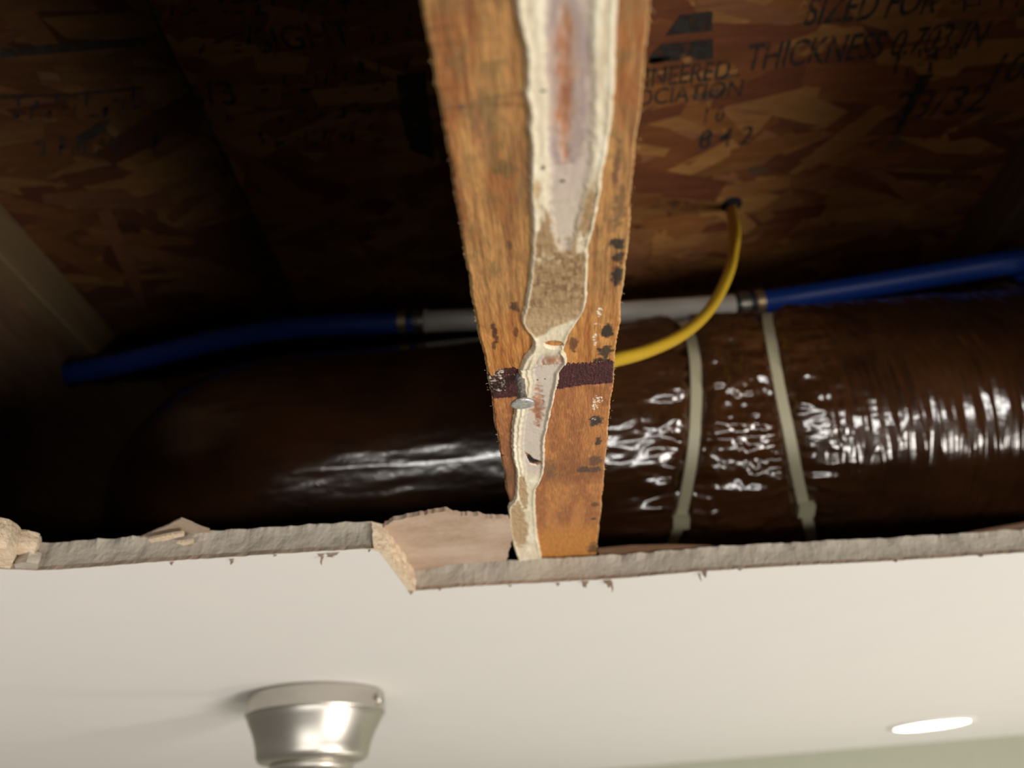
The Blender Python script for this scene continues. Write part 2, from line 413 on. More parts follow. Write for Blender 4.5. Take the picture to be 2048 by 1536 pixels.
# ================================================================== WALL, RIM, SUBFLOOR
mb = MB(); mb.box(EX0 - 800, EX1 + 800, EY1, EY1 + 100, -CAMZ, ZC + 30)
tag(mb.build('wall_far', M['wall'], base=(0, EY1, -CAMZ)), 'pale sage green wall meeting the ceiling at the lower right', 'wall', kind='structure')
for nm, b in (('trim_1', (EX0 - 20, EX0, EY0, EY1, ZC, ZS)), ('trim_2', (EX1, EX1 + 20, EY0, EY1, ZC, ZS)),
              ('trim_3', (EX0, EX1, EY0 - 20, EY0, ZC, ZS)), ('trim_4', (EX0, EX1, EY1, EY1 + 20, ZC + 30, ZS))):
    mb = MB(); mb.box(*b)  # hidden boards added to stop world light leaking in above the ceiling
    tag(mb.build(nm, M['board'], base=((b[0] + b[1]) / 2, (b[2] + b[3]) / 2, b[4])), 'unseen rim board added to keep world light out of the joist space', 'rim board', kind='structure')

SEAM = -200.0
def flakes_mesh(x0, x1, y0, y1, n, seed, name, parent, base, tone=1.0):
    r = np.random.RandomState(seed); V = []; F = []; C = []
    pal = np.array([lin(146, 98, 52), lin(134, 84, 42), lin(156, 108, 58), lin(124, 72, 36), lin(140, 88, 42), lin(112, 62, 34), lin(150, 98, 62), lin(166, 118, 64)])
    for i in range(n):
        cx = r.uniform(x0, x1); cy = r.uniform(y0, y1); L = r.uniform(40, 125); w = r.uniform(7, 26)
        a = r.normal(0, 0.38) if r.rand() < 0.8 else r.uniform(-1.5, 1.5)
        ca, sa = math.cos(a), math.sin(a); z = ZS - r.uniform(0.05, 0.85)
        pts = [(-.5, -.5 * r.uniform(.3, 1)), (0, -.5 * r.uniform(.8, 1.1)), (.5, -.5 * r.uniform(.3, 1)), (.5 + r.uniform(-.08, .05), .5 * r.uniform(.3, 1)), (0, .5 * r.uniform(.8, 1.1)), (-.5 + r.uniform(-.05, .08), .5 * r.uniform(.3, 1))]
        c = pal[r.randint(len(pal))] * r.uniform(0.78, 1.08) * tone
        b = len(V); tl = r.uniform(-.15, .15)
        for (p, q) in pts:
            X = cx + p * L * ca - q * w * sa; Y = cy + p * L * sa + q * w * ca
            X = min(max(X, x0), x1)
            V.append((X, Y, z + p * tl)); C.append(c)
        for (p, q) in pts:
            X = cx + p * L * ca - q * w * sa; Y = cy + p * L * sa + q * w * ca
            X = min(max(X, x0), x1)
            V.append((X, Y, z + 0.5 + p * tl)); C.append(c * 0.8)
        F.append(tuple(b + k for k in range(6)))
        F += [(b + k, b + (k + 1) % 6, b + 6 + (k + 1) % 6, b + 6 + k) for k in range(6)]
    o = make_obj(name, V, F, M['flake'], parent, base, colors=np.array(C)); o['kind'] = 'stuff'; return o
sub_r = empty('subfloor_panel', (300, 300, ZS), 'brown strand board subfloor panel stamped with black lettering, right of the seam', 'subfloor panel')
mb = MB(); mb.box(SEAM + 1.2, EX1, EY0, EY1, ZS, ZS + 18); mb.build('board_core', M['board'], sub_r, (300, 300, ZS))
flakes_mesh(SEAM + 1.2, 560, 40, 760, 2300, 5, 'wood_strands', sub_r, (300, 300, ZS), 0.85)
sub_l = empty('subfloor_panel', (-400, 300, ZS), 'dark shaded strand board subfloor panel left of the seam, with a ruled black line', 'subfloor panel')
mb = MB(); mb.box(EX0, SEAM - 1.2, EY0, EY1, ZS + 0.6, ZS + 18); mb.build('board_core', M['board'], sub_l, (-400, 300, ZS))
flakes_mesh(-620, SEAM - 1.2, 40, 760, 1100, 9, 'wood_strands', sub_l, (-400, 300, ZS), 0.34)  # same strand palette, darkened to carry the shade of the left bay

def stamp(txt, px, py, hpx, parent, base, width_px=None, shear=0.0):
    """ink lettering printed on the underside of the subfloor, reading along +x with its top towards -y"""
    p = onz(px, py, ZS); q = onz(px, py - hpx, ZS); h = abs(q[1] - p[1])
    cu = bpy.data.curves.new('t', 'FONT'); cu.body = txt; cu.size = 1.0; cu.shear = shear; cu.offset = 0.012
    to = bpy.data.objects.new('t', cu); col.objects.link(to)
    dg = bpy.context.evaluated_depsgraph_get(); me = bpy.data.meshes.new_from_object(to.evaluated_get(dg))
    co = np.zeros(len(me.vertices) * 3); me.vertices.foreach_get('co', co); co = co.reshape(-1, 3)
    fc = [tuple(pl.vertices) for pl in me.polygons]
    bpy.data.objects.remove(to); bpy.data.curves.remove(cu); bpy.data.meshes.remove(me)
    capH = 0.70; sx = h / capH
    if width_px:
        w = abs(onz(px + width_px, py - 0.08 * width_px, ZS)[0] - p[0]); sx = w / max(1e-6, co[:, 0].max())
    V = [(p[0] + c[0] * sx, p[1] - c[1] * h / capH, ZS - 1.05) for c in co]
    o = make_obj('stamped_lettering', V, fc, M['ink'], parent, base); return o
def worn_row(px, py, hpx, wpx, n, parent, base, seed):
    """a row of print too worn to read: broken strokes only"""
    r = random.Random(seed); mbw = MB()
    for i in range(n):
        for k in range(3):
            x = px + wpx * (i + r.uniform(0.05, 0.75)) / n; y = py - 0.08 * (x - px) - hpx * r.uniform(0, 0.9)
            if r.random() < 0.55: w_, h_ = r.uniform(4, 8), hpx * r.uniform(0.3, 0.6)
            else: w_, h_ = wpx / n * r.uniform(0.3, 0.6), r.uniform(4, 8)
            p = zpts([(x, y), (x + w_, y - 0.08 * w_), (x + w_ + 2, y - h_), (x + 2, y - h_)], ZS - 1)
            mbw.add([(a, b, ZS - 1.08) for a, b in p], [(0, 1, 2, 3)])
    o = mbw.build('worn_print', M['ink'], parent, base); o['kind'] = 'stuff'
def ink_poly(pl, parent, base, name='ink_mark'):
    v, f = slab(zpts(pl, ZS - 1), ZS - 1.1, ZS - 1.0, 0.5, 3, sub=2.5)
    return make_obj(name, v, f, M['ink'], parent, base)
RB = (300, 300, ZS); LB = (-400, 300, ZS)
stamp('SIZED FOR', 1605, 50, 58, sub_r, RB, 260)
worn_row(1880, 28, 50, 170, 5, sub_r, RB, 1)
stamp('THICKNESS 0.703 IN', 1488, 140, 52, sub_r, RB, 465)
stamp('ENGINEERED', 1200, 182, 38, sub_r, RB, 255)
stamp('ASSOCIATION', 1200, 218, 32, sub_r, RB, 280)
worn_row(1770, 158, 44, 150, 4, sub_r, RB, 2)
stamp('108', 1960, 168, 58, sub_r, RB, 110)
stamp('23/32', 1772, 240, 55, sub_r, RB, 185)
stamp('1 0', 1400, 246, 30, sub_r, RB, 45)
stamp('8 4 2', 1395, 296, 36, sub_r, RB, 105)
ink_poly([(1362, 30), (1425, 22), (1425, 62), (1330, 72)], sub_r, RB)
ink_poly([(1325, 88), (1425, 78), (1427, 118), (1385, 122), (1380, 112), (1355, 122), (1300, 127), (1305, 105)], sub_r, RB)
ink_poly([(1838, 150), (1868, 146), (1800, 265), (1785, 270)], sub_r, RB)
ink_poly([(1340, 112), (1300, 116), (1300, 128), (1340, 122)], sub_r, RB)
worn_row(330, 55, 48, 500, 12, sub_r, RB, 3)
stamp('SIGHT', 520, 105, 50, sub_r, RB, 190)
worn_row(390, 116, 46, 130, 4, sub_r, RB, 4)
worn_row(715, 92, 46, 110, 3, sub_r, RB, 5)
stamp('3/3', 380, 215, 50, sub_r, RB, 100)
worn_row(500, 205, 46, 320, 8, sub_r, RB, 6)
worn_row(550, 248, 34, 250, 7, sub_r, RB, 7)
worn_row(510, 305, 34, 250, 8, sub_r, RB, 8)
ink_poly([(792, 150), (850, 142), (870, 320), (820, 300), (800, 230)], sub_r, RB)
ink_poly([(0, 96), (140, 86), (288, 74), (295, 90), (140, 104), (0, 116)], sub_l, LB, 'ruled_line')
ink_poly([(0, 192), (150, 186), (285, 172), (285, 178), (150, 192), (0, 198)], sub_l, LB, 'ruled_line')
worn_row(20, 252, 45, 270, 8, sub_l, LB, 9)
worn_row(60, 330, 45, 270, 7, sub_l, LB, 10)
ink_poly([(150, 275), (200, 243), (220, 240), (212, 262), (165, 290)], sub_l, LB)

# ================================================================== JOISTS
def web_mesh(xc, y0, y1, hole_fn, th=10):
    """board standing in the y-z plane with a star-shaped opening"""
    outer = [(y0, ZT + 36), (y1, ZT + 36), (y1, ZS - 36), (y0, ZS - 36)]
    inner = hole_fn()
    tri = tessellate_polygon([[Vector((a, b, 0)) for a, b in outer], [Vector((a, b, 0)) for a, b in inner]])
    P = outer + inner; n = len(P)
    V = [(xc - th / 2, a, b) for a, b in P] + [(xc + th / 2, a, b) for a, b in P]
    F = [tuple(t) for t in tri] + [tuple(i + n for i in t[::-1]) for t in tri]
    F += [(i, (i + 1) % 4, (i + 1) % 4 + n, i + n) for i in range(4)]
    m = len(inner); F += [(4 + i, 4 + (i + 1) % m, 4 + (i + 1) % m + n, 4 + i + n) for i in range(m)]
    return V, F
def key_hole():
    d = math.hypot(PIPE_Y - DUCT_Y, PIPE_Z - DUCT_Z); a0 = math.atan2(PIPE_Z - DUCT_Z, PIPE_Y - DUCT_Y); rs = 15
    out = []
    for k in range(120):
        a = 2 * math.pi * k / 120; r = 101.0; dl = (a - a0 + math.pi) % (2 * math.pi) - math.pi
        q = rs * rs - (d * math.sin(dl)) ** 2
        if q > 0 and math.cos(dl) > 0: r = max(r, d * math.cos(dl) + math.sqrt(q))
        y, z = DUCT_Y + r * math.cos(a), DUCT_Z + r * math.sin(a)
        out.append((y, min(max(z, ZT + 38.2), ZS - 38.2)))
    return out
def pipe_hole(yc, zc):
    return lambda: [(yc + 16 * math.cos(t), zc + 16 * math.sin(t)) for t in np.linspace(0, 2 * math.pi, 24, endpoint=False)]
def bev_box(x0, x1, y0, y1, z0, z1, b=1.2):
    pr = [(x0 + b, z0), (x1 - b, z0), (x1, z0 + b), (x1, z1 - b), (x1 - b, z1), (x0 + b, z1), (x0, z1 - b), (x0, z0 + b)]
    v = [(x, y0, z) for x, z in pr] + [(x, y1, z) for x, z in pr]
    f = [tuple(range(8))[::-1], tuple(range(8, 16))] + [(i, (i + 1) % 8, (i + 1) % 8 + 8, i + 8) for i in range(8)]
    return v, f
def joist(xc, label, plain, hole_fn):
    base = (xc, 300, ZT)
    e = empty('floor_joist', base, label, 'joist', 'floor joists above the ceiling')
    x0, x1 = xc - 20.5, xc + 20.5
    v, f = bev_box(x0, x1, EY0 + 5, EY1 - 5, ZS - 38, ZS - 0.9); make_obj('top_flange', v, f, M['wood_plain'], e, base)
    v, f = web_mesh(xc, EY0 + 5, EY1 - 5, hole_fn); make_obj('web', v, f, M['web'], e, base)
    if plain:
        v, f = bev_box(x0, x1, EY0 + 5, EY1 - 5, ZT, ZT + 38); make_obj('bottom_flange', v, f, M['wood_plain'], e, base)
    return e, base
LEFT_PIPE = np.array([JC - 406, 480.0, 372.0])
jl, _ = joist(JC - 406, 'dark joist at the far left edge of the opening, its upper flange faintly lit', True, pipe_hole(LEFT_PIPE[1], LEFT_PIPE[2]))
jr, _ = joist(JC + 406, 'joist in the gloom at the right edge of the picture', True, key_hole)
jm, JB = joist(JC, 'orange brown wooden joist crossing the middle of the hole, smeared with white glue', False, key_hole)

# ---- middle joist: detailed bottom flange
def J(px, py): return onz(px, py, ZT)[:2]
def bcurve(lst):
    P = np.array([J(a, b) for b, a in lst]); o = np.argsort(P[:, 1]); return P[o, 1], P[o, 0]
def ci(cv, v): return np.interp(v, cv[0], cv[1])
GL = bcurve([(0, 1030), (30, 1033), (60, 1040), (100, 1047), (150, 1050), (180, 1047), (230, 1055), (250, 1053), (300, 1060), (340, 1057), (390, 1057), (425, 1063), (470, 1062), (520, 1061), (560, 1057), (590, 1052), (610, 1050), (625, 1043), (640, 1042), (655, 1050), (668, 1060), (675, 1065), (690, 1066), (700, 1060), (712, 1048), (725, 1043), (740, 1036), (752, 1040), (760, 1044), (790, 1042), (815, 1030), (830, 1027), (860, 1023), (890, 1022), (920, 1026), (940, 1031), (960, 1032), (985, 1031), (1000, 1028), (1010, 1021), (1015, 1016), (1040, 1017), (1070, 1021), (1090, 1025), (1105, 1030), (1122, 1036)])
GR = bcurve([(-60, 1242), (0, 1236), (60, 1233), (150, 1230), (200, 1228), (250, 1222), (300, 1216), (350, 1206), (390, 1200), (430, 1193), (470, 1184), (490, 1177), (520, 1176), (570, 1175), (600, 1174), (620, 1168), (640, 1155), (655, 1145), (670, 1137), (690, 1130), (700, 1128), (710, 1133), (725, 1133), (735, 1128), (745, 1120), (760, 1117), (790, 1112), (820, 1104), (850, 1098), (880, 1091), (900, 1090), (930, 1090), (950, 1088), (960, 1083), (980, 1072), (1000, 1071), (1030, 1072), (1060, 1074), (1080, 1077), (1115, 1084)])
V0, V1 = -12.0, 372.0
du, dv = 0.32, 0.36
us = np.arange(JX0, JX1 + 1e-6, (JX1 - JX0) / round((JX1 - JX0) / du)); vsg = np.arange(V0, V1, dv)
U, Vv = np.meshgrid(us, vsg)            # rows along v
# pixel-row equivalents: traced rows of the photograph turned into joist coordinates
def rowv(py, px=1100): return J(px, py)[1]
def lineband(lst, U):                    # list of (px,py) -> v as a function of u
    P = np.array([J(a, b) for a, b in lst]); o = np.argsort(P[:, 0]); return np.interp(U, P[o, 0], P[o, 1])
top_edge = lineband([(960, 735), (985, 752), (992, 740), (1040, 737), (1060, 732), (1120, 724), (1160, 727), (1175, 728), (1200, 722), (1240, 722)], U) + (vnoise(U / 0.5, Vv * 0, 3) - 0.5) * 1.6 + (fbm(U / 2.5, Vv * 0, 4) - 0.5) * 1.5
bot_edge = lineband([(960, 805), (1030, 800), (1110, 785), (1160, 777), (1240, 771)], U) + (vnoise(U / 1.0, Vv * 0, 5) - 0.5) * 0.3
upper = Vv < top_edge
band = (~upper) & (Vv < bot_edge)
lower = Vv >= bot_edge
grain = fbm(U / 0.9, Vv / 16.0, 7, 4); big = fbm(U / 6.0, Vv / 28.0, 12, 3); mott = fbm(U / 2.0, Vv / 3.0, 19, 4); cross = fbm(U / 12, Vv / 0.9, 23, 3)
C = np.zeros(U.shape + (3,)) + np.array(lin(176, 124, 70))
C = mixc(C, lin(150, 92, 48), sstep(0.42, 0.62, big))
C = mixc(C, lin(196, 145, 84), sstep(0.52, 0.72, grain) * 0.5)
C = mixc(C, lin(140, 104, 62), sstep(0.5, 0.7, fbm(U / 3.5, Vv / 5.0, 29, 4)) * 0.45)
C = mixc(C, lin(120, 72, 40), sstep(0.56, 0.78, 1 - grain) * 0.6)
C = mixc(C, lin(118, 94, 56), sstep(0.55, 0.75, mott) * 0.45 * (Vv < rowv(560)))
C = mixc(C, lin(104, 66, 34), sstep(0.55, 0.75, cross) * 0.45 * (U < JX0 + 17) * (Vv < rowv(230)))
# fresher orange wood just above the band
fresh = sstep(rowv(560), rowv(690), Vv) * upper
C = mixc(C, np.array(lin(206, 138, 66)), fresh * 0.55)
C = mixc(C, np.array(lin(150, 78, 34)), fresh * sstep(0.5, 0.7, 1 - grain) * 0.6)
# lower veneer: redder and smoother
Cl = np.zeros_like(C) + np.array(lin(180, 116, 64))
Cl = mixc(Cl, lin(158, 98, 56), sstep(0.4, 0.65, big)); Cl = mixc(Cl, lin(205, 140, 80), sstep(0.55, 0.8, mott) * 0.4)
Cl = mixc(Cl, lin(126, 76, 46), sstep(rowv(905), rowv(945), Vv) * (1 - sstep(rowv(960), rowv(985), Vv)) * 0.55)
Cl = mixc(Cl, lin(190, 122, 50), sstep(rowv(1040), rowv(1085), Vv) * 0.7)
Cl = mixc(Cl, lin(104, 66, 50), sstep(rowv(840), rowv(950), Vv) * (U < JX0 + 9) * 0.6)
C = np.where(lower[..., None], Cl, C)
Cb = np.zeros_like(C) + np.array(lin(66, 28, 30)); Cb = mixc(Cb, lin(110, 62, 52), sstep(0.62, 0.8, fbm(U / 0.5, Vv / 0.5, 33, 2)) * 0.8)
Cb = mixc(Cb, lin(215, 200, 180), sstep(0.55, 0.7, fbm(U / 0.7, Vv / 0.7, 37, 3)) * (U < JX0 + 5.5) * (Vv < rowv(780)) * 0.9)
C = np.where(band[..., None], Cb, C)
def spot(C, px, py, rx, ry, c, a=1.0, ns=0.5, seed=1):
    p = J(px, py); q = J(px + rx, py); s = J(px, py + ry)
    a1 = abs(q[0] - p[0]) + 1e-6; b1 = abs(s[1] - p[1]) + 1e-6
    d = np.sqrt(((U - p[0]) / a1) ** 2 + ((Vv - p[1]) / b1) ** 2) + (fbm(U / 1.2, Vv / 1.2, seed, 3) - 0.5) * 2 * ns
    return mixc(C, lin(*c), (1 - sstep(0.75, 1.15, d)) * a)
for (px, py, rx, ry, c, a, ns) in [
        (1233, 487, 13, 12, (40, 36, 32), .95, .6), (1237, 516, 11, 13, (36, 32, 28), .9, .6), (1234, 550, 11, 20, (38, 33, 30), .95, .5),
        (1240, 410, 14, 40, (96, 74, 50), .6, .8), (1234, 330, 8, 45, (84, 54, 44), .65, .8), (1222, 452, 8, 14, (110, 76, 50), .5, .8),
        (1216, 662, 14, 14, (36, 32, 30), .95, .6), (1212, 702, 16, 12, (44, 40, 34), .9, .7), (1200, 722, 18, 6, (26, 24, 22), .9, .6),
        (1192, 846, 15, 10, (52, 46, 42), .95, .4), (1197, 888, 7, 8, (50, 42, 38), .9, .6), (1190, 925, 16, 10, (94, 68, 54), .8, .5),
        (1166, 943, 12, 6, (78, 58, 50), .85, .6), (1188, 943, 16, 6, (86, 64, 54), .85, .5), (1190, 1013, 9, 5, (84, 58, 34), .8, .6),
        (1188, 1041, 6, 2.5, (50, 36, 26), .9, .4), (1188, 1100, 14, 10, (74, 48, 34), .8, .7), (1100, 945, 14, 20, (110, 80, 58), .6, .8),
        (990, 665, 6, 22, (70, 34, 22), .9, .9), (988, 695, 4, 10, (70, 34, 22), .8, .8), (1032, 665, 5, 12, (90, 48, 28), .8, .8), (1030, 612, 9, 12, (66, 46, 34), .85, .8),
        (1018, 492, 5, 9, (80, 60, 44), .8, .5), (965, 225, 32, 40, (108, 92, 58), .55, .8), (985, 290, 16, 50, (112, 92, 56), .5, .8), (1010, 335, 25, 22, (104, 86, 44), .5, .8), (905, 120, 26, 6, (110, 80, 40), .5, .7),
        (925, 215, 8, 6, (96, 76, 66), .6, .6), (960, 270, 16, 60, (150, 90, 62), .4, .8), (1002, 915, 10, 2, (40, 28, 24), .9, .3), (1147, 690, 8, 16, (84, 44, 36), .8, .6), (1062, 640, 5, 20, (140, 90, 50), .6, .8), (1068, 918, 16, 12, (22, 16, 12), 1, .2)]:  # last entry: shadow inside the glue tear, painted onto the wood
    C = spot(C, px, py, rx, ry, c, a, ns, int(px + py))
# small white specks of glue
for (px, py, rx, ry) in [(1196, 803, 10, 8), (1190, 818, 6, 5), (1200, 625, 5, 8), (1189, 680, 5, 12), (1195, 650, 8, 3), (1190, 842, 5, 2)]:
    p = J(px, py); q = J(px + rx, py); s = J(px, py + ry)
    d = ((U - p[0]) / (q[0] - p[0])) ** 2 + ((Vv - p[1]) / (s[1] - p[1])) ** 2
    C = mixc(C, lin(238, 222, 200), (d < 1.3) * sstep(0.52, 0.62, fbm(U / 0.55, Vv / 0.55, int(px), 2)))
Zf = np.full(U.shape, ZT)
relief = (grain - 0.5) * 0.5 + (mott - 0.5) * 0.3
Zf = ZT + np.where(upper, -relief * 0.6, np.where(band, 1.3 + 0.4 * (fbm(U / .6, Vv / .6, 44, 2) - .5), 0.9 + 0.15 * (mott - .5)))
edge = np.minimum(U - JX0, JX1 - U)
Zf = Zf + 0.9 * (1 - sstep(0, 0.8, edge))
Uj = U.copy()
fr = (vnoise(Vv / 0.8, Vv * 0, 51) - 0.5) * 0.22 + (fbm(Vv / 9, Vv * 0, 52) - 0.5) * 1.2
fl = (vnoise(Vv / 0.8, Vv * 0, 61) - 0.5) * 0.22 + (fbm(Vv / 9, Vv * 0, 62) - 0.5) * 1.2
Uj = Uj + fr * sstep(JX1 - 3, JX1, U) + fl * sstep(JX0 + 3, JX0, U)
# pale fuzzy arrises
C = mixc(C, lin(214, 172, 112), (1 - sstep(0.15, 0.6, edge)) * 0.7 * (vnoise(Vv / 1.1, U, 71) > 0.35))
NR, NC = U.shape
GV = np.stack([Uj.ravel(), Vv.ravel(), Zf.ravel()], 1)
ii = np.arange(NR * NC).reshape(NR, NC)
GF = np.stack([ii[:-1, :-1], ii[1:, :-1], ii[1:, 1:], ii[:-1, 1:]], -1).reshape(-1, 4)
GC = C.reshape(-1, 3) * np.array([0.95, 1.02, 1.12])
# close the flange: sides and top, plus the plain run-on before and behind
ext = []; extf = []; extc = []
nv = len(GV)
sideL = ii[:, 0]; sideR = ii[:, -1]
topL = nv + np.arange(NR); topR = nv + NR + np.arange(NR)
EVt = np.concatenate([np.stack([np.full(NR, JX0), vsg, np.full(NR, ZT + 38)], 1), np.stack([np.full(NR, JX1), vsg, np.full(NR, ZT + 38)], 1)])
wc = np.array(lin(150, 100, 52))
GV = np.concatenate([GV, EVt]); GC = np.concatenate([GC, np.tile(wc, (2 * NR, 1))])
F1 = np.stack([sideL[:-1], topL[:-1], topL[1:], sideL[1:]], -1); F2_ = np.stack([sideR[1:], topR[1:], topR[:-1], sideR[:-1]], -1)
F3 = np.stack([topL[:-1], topR[:-1], topR[1:], topL[1:]], -1)
GF = np.concatenate([GF, F1, F2_, F3])
faces = GF.tolist()
for (ya, yb) in ((EY0 + 5, V0), (vsg[-1], EY1 - 5)):
    v, f = box_vf(JX0, JX1, ya, yb, ZT + 0.9, ZT + 38); n = len(GV)
    GV = np.concatenate([GV, np.array(v)]); GC = np.concatenate([GC, np.tile(wc, (8, 1))])
    faces += [[i + n for i in q] for q in f]
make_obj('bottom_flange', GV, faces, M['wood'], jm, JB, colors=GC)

# splinters along the arrises and the broken end of the veneer
mbs = MB()
rs = np.random.RandomState(5)
for i in range(90):
    if i < 60:
        x = JX0 + rs.uniform(-.3, .3) if rs.rand() < .5 else JX1 + rs.uniform(-.3, .3); y = rs.uniform(70, 300); d = np.array([math.copysign(rs.uniform(.3, .9), x - JC), rs.uniform(-1, 1), rs.uniform(-.4, .2)])
    else:
        x = rs.uniform(JX0 + 1, JX1 - 1); y = rowv(735) + (7 if x < 0 else -1) * 0.3; d = np.array([rs.uniform(-.3, .3), rs.uniform(.5, 1.2), rs.uniform(-.3, .1)])
    p = np.array([x, y, ZT + 0.4]); L = rs.uniform(.3, 0.9)
    mbs.tube([p, p + d * L * .5, p + d * L], [0.06, .05, 0.02], 5)
o = mbs.build('splinters', mat('pale_splinter', (0.62, 0.42, 0.20), 0.8), jm, JB); o['kind'] = 'stuff'

# ---- glue bead
gu = np.arange(JX0 - 3.0, JX1 + 0.5, 0.30); gv = np.arange(V0, 366, 0.34)
A, B = np.meshgrid(gu, gv)
jit = (fbm(B / 2.0, B * 0, 81, 3) - 0.5) * 1.0
l = ci(GL, B) + jit * 0.7; r = ci(GR, B) + (fbm(B / 2.5, B * 0, 85, 3) - 0.5) * 0.6
dl = A - l; dr = r - A; dd = np.minimum(dl, dr)
inside = dd > 0
# opening in the glue where wood shows
def ell(px, py, rx, ry, rot=0.0):
    p = J(px, py); q = J(px + rx, py); s = J(px, py + ry); a1 = abs(q[0] - p[0]); b1 = abs(s[1] - p[1])
    x = (A - p[0]); y = (B - p[1]); c, s_ = math.cos(rot), math.sin(rot)
    return np.sqrt(((x * c + y * s_) / a1) ** 2 + ((-x * s_ + y * c) / b1) ** 2)
n3 = fbm(A / 1.6, B / 1.6, 91, 4)
hole1 = ell(1108, 684, 21, 7.5, 0.35)
def inpoly(pl):
    P = [J(*p) for p in pl]; w_ = np.zeros(A.shape, bool)
    for (xa, ya), (xb, yb) in zip(P, P[1:] + P[:1]):
        c_ = ((ya > B) != (yb > B)) & (A < (xb - xa) * (B - ya) / (yb - ya + 1e-12) + xa); w_ ^= c_
    return w_
tear = inpoly([(1048, 905), (1058, 911), (1068, 920), (1086, 925), (1074, 933), (1060, 930)])
inside &= hole1 > 1.0
inside &= ~tear
w = r - l
prof = sstep(0, 0.9, dd) 
nf = fbm(A / 3.0, B / 9.0, 95, 4); nfine = fbm(A / 0.8, B / 2.5, 97, 3)
# film = thin middle of the smear, between inner curves
IL = bcurve([(-60, 1085), (0, 1085), (100, 1088), (200, 1094), (300, 1095), (350, 1096), (400, 1093), (450, 1100), (480, 1106), (500, 1116), (507, 1126)])
IR = bcurve([(-60, 1192), (0, 1190), (100, 1186), (200, 1190), (300, 1186), (350, 1181), (400, 1168), (450, 1158), (480, 1150), (500, 1140), (507, 1128)])
dfi = np.minimum(A - ci(IL, B), ci(IR, B) - A) + (n3 - .5) * 1.2
film_up = sstep(-0.6, 1.4, dfi) * (B < rowv(507))
WL = bcurve([(-60, 1118), (0, 1112), (40, 1104), (80, 1096), (130, 1095), (200, 1103), (260, 1108), (300, 1120), (328, 1125)])
WR = bcurve([(-60, 1140), (0, 1142), (40, 1150), (100, 1152), (150, 1158), (200, 1160), (260, 1148), (300, 1140), (328, 1127)])
dwo = np.minimum(A - ci(WL, B), ci(WR, B) - A) + (fbm(A / 1.5, B / 3, 99, 4) - .5) * 4.0
bare_up = sstep(-1.0, 2.2, dwo) * (B < rowv(330))
# lower smear
lo = sstep(rowv(690), rowv(720), B) * (1 - sstep(rowv(930), rowv(960), B))
film_lo = lo * sstep(-0.4, 1.0, np.minimum(dl - 0.17 * w - 1.6, dr - 0.9))
bare_lo = np.maximum(1 - sstep(.4, 1.15, ell(1076, 812, 14, 42, 0.05) + (n3 - .5) * 1.6), 1 - sstep(.5, 1.2, ell(1102, 716, 24, 14) + (fbm(A / .6, B / 3, 101, 3) - .5) * 2.0))
# stuck paper
tan_m = sstep(rowv(470), rowv(520), B + (n3 - .5) * 14) * (1 - sstep(0, 1.2, B - lineband([(1040, 664), (1070, 668), (1090, 660), (1100, 648), (1130, 638), (1150, 630), (1180, 622)], A)))
tan_side = sstep(rowv(330), rowv(400), B) * (1 - sstep(rowv(507), rowv(512), B)) * (1 - film_up) * sstep(0.45, 0.6, nf + 0.15 * sstep(rowv(380), rowv(470), B))
tan_r = (1 - sstep(.6, 1.1, ell(1205, 90, 10, 110))) * 0.6
tan_lo = (1 - sstep(0, 1.2, A - lineband([(1048, 985), (1046, 1005), (1050, 1030), (1056, 1050), (1055, 1075), (1046, 1095), (1036, 1104)][::1], A * 0))) * 0 
tan_b = (1 - sstep(.8, 1.1, np.minimum(ell(1036, 1050, 19, 46), ell(1046, 985, 9, 34)) + (n3 - .5) * 0.5))
tan_all = np.clip(np.maximum.reduce([tan_m, tan_side, tan_b]), 0, 1) * sstep(0.5, 1.4, dd)
film = np.clip(np.maximum(film_up, film_lo), 0, 1); bare = np.clip(np.maximum(bare_up * film_up, bare_lo * lo * film_lo), 0, 1)
h = 0.25 + 1.1 * prof * (0.55 + 0.6 * nf)
ridge = np.exp(-((dd - 0.9) / 0.6) ** 2) * 0.45
h = h + ridge * (1 - tan_all)
h = h * (1 - film) + film * (0.35 + 0.15 * nf + 0.08 * nfine)
h = h * (1 - tan_all) + tan_all * (1.0 + 0.5 * (nfine - .5) + 0.7 * (fbm(A / 5, B / 2.2, 103, 3) - .5))
h = h - 0.30 * bare
# a wrinkled rib on the left of the lower smear
rib = np.exp(-((dl - 0.13 * w - 0.9) / 0.35) ** 2) + np.exp(-((dl - 0.22 * w - 1.4) / 0.3) ** 2)
h = h + 0.5 * rib * lo
h = h * np.clip(dd / 0.35, 0.05, 1)
zb = ZT + np.where(B < lineband([(975, 742), (1120, 726), (1240, 722)], A), 0, 0.9)
bb = sstep(rowv(745), rowv(735), B)
gc = np.zeros(A.shape + (3,)) + np.array(lin(222, 210, 184))
gc = mixc(gc, lin(238, 230, 206), sstep(.5, .7, nf))
gc = mixc(gc, lin(186, 172, 146), sstep(.55, .75, nfine) * .45)
gc = mixc(gc, lin(184, 168, 158), film * 0.9)
gc = mixc(gc, lin(200, 186, 168), film * sstep(rowv(330), rowv(460), B) * (B < rowv(510)) * .7)
gc = mixc(gc, lin(206, 198, 186), lo * film * .6)
gc = mixc(gc, lin(140, 116, 118), film_up * np.exp(-((dwo + 1.0) / 1.2) ** 2) * (B < rowv(330)) * .6)
gc = mixc(gc, mixc(np.zeros_like(gc) + np.array(lin(178, 124, 90)), lin(146, 92, 62), sstep(.35, .7, fbm(A / 1.6, B / 5, 107, 3))), bare * (.68 + .3 * sstep(.3, .6, fbm(A / 1.2, B / 2.5, 109, 3))))
gc = mixc(gc, lin(200, 178, 146), tan_r * (1 - film))
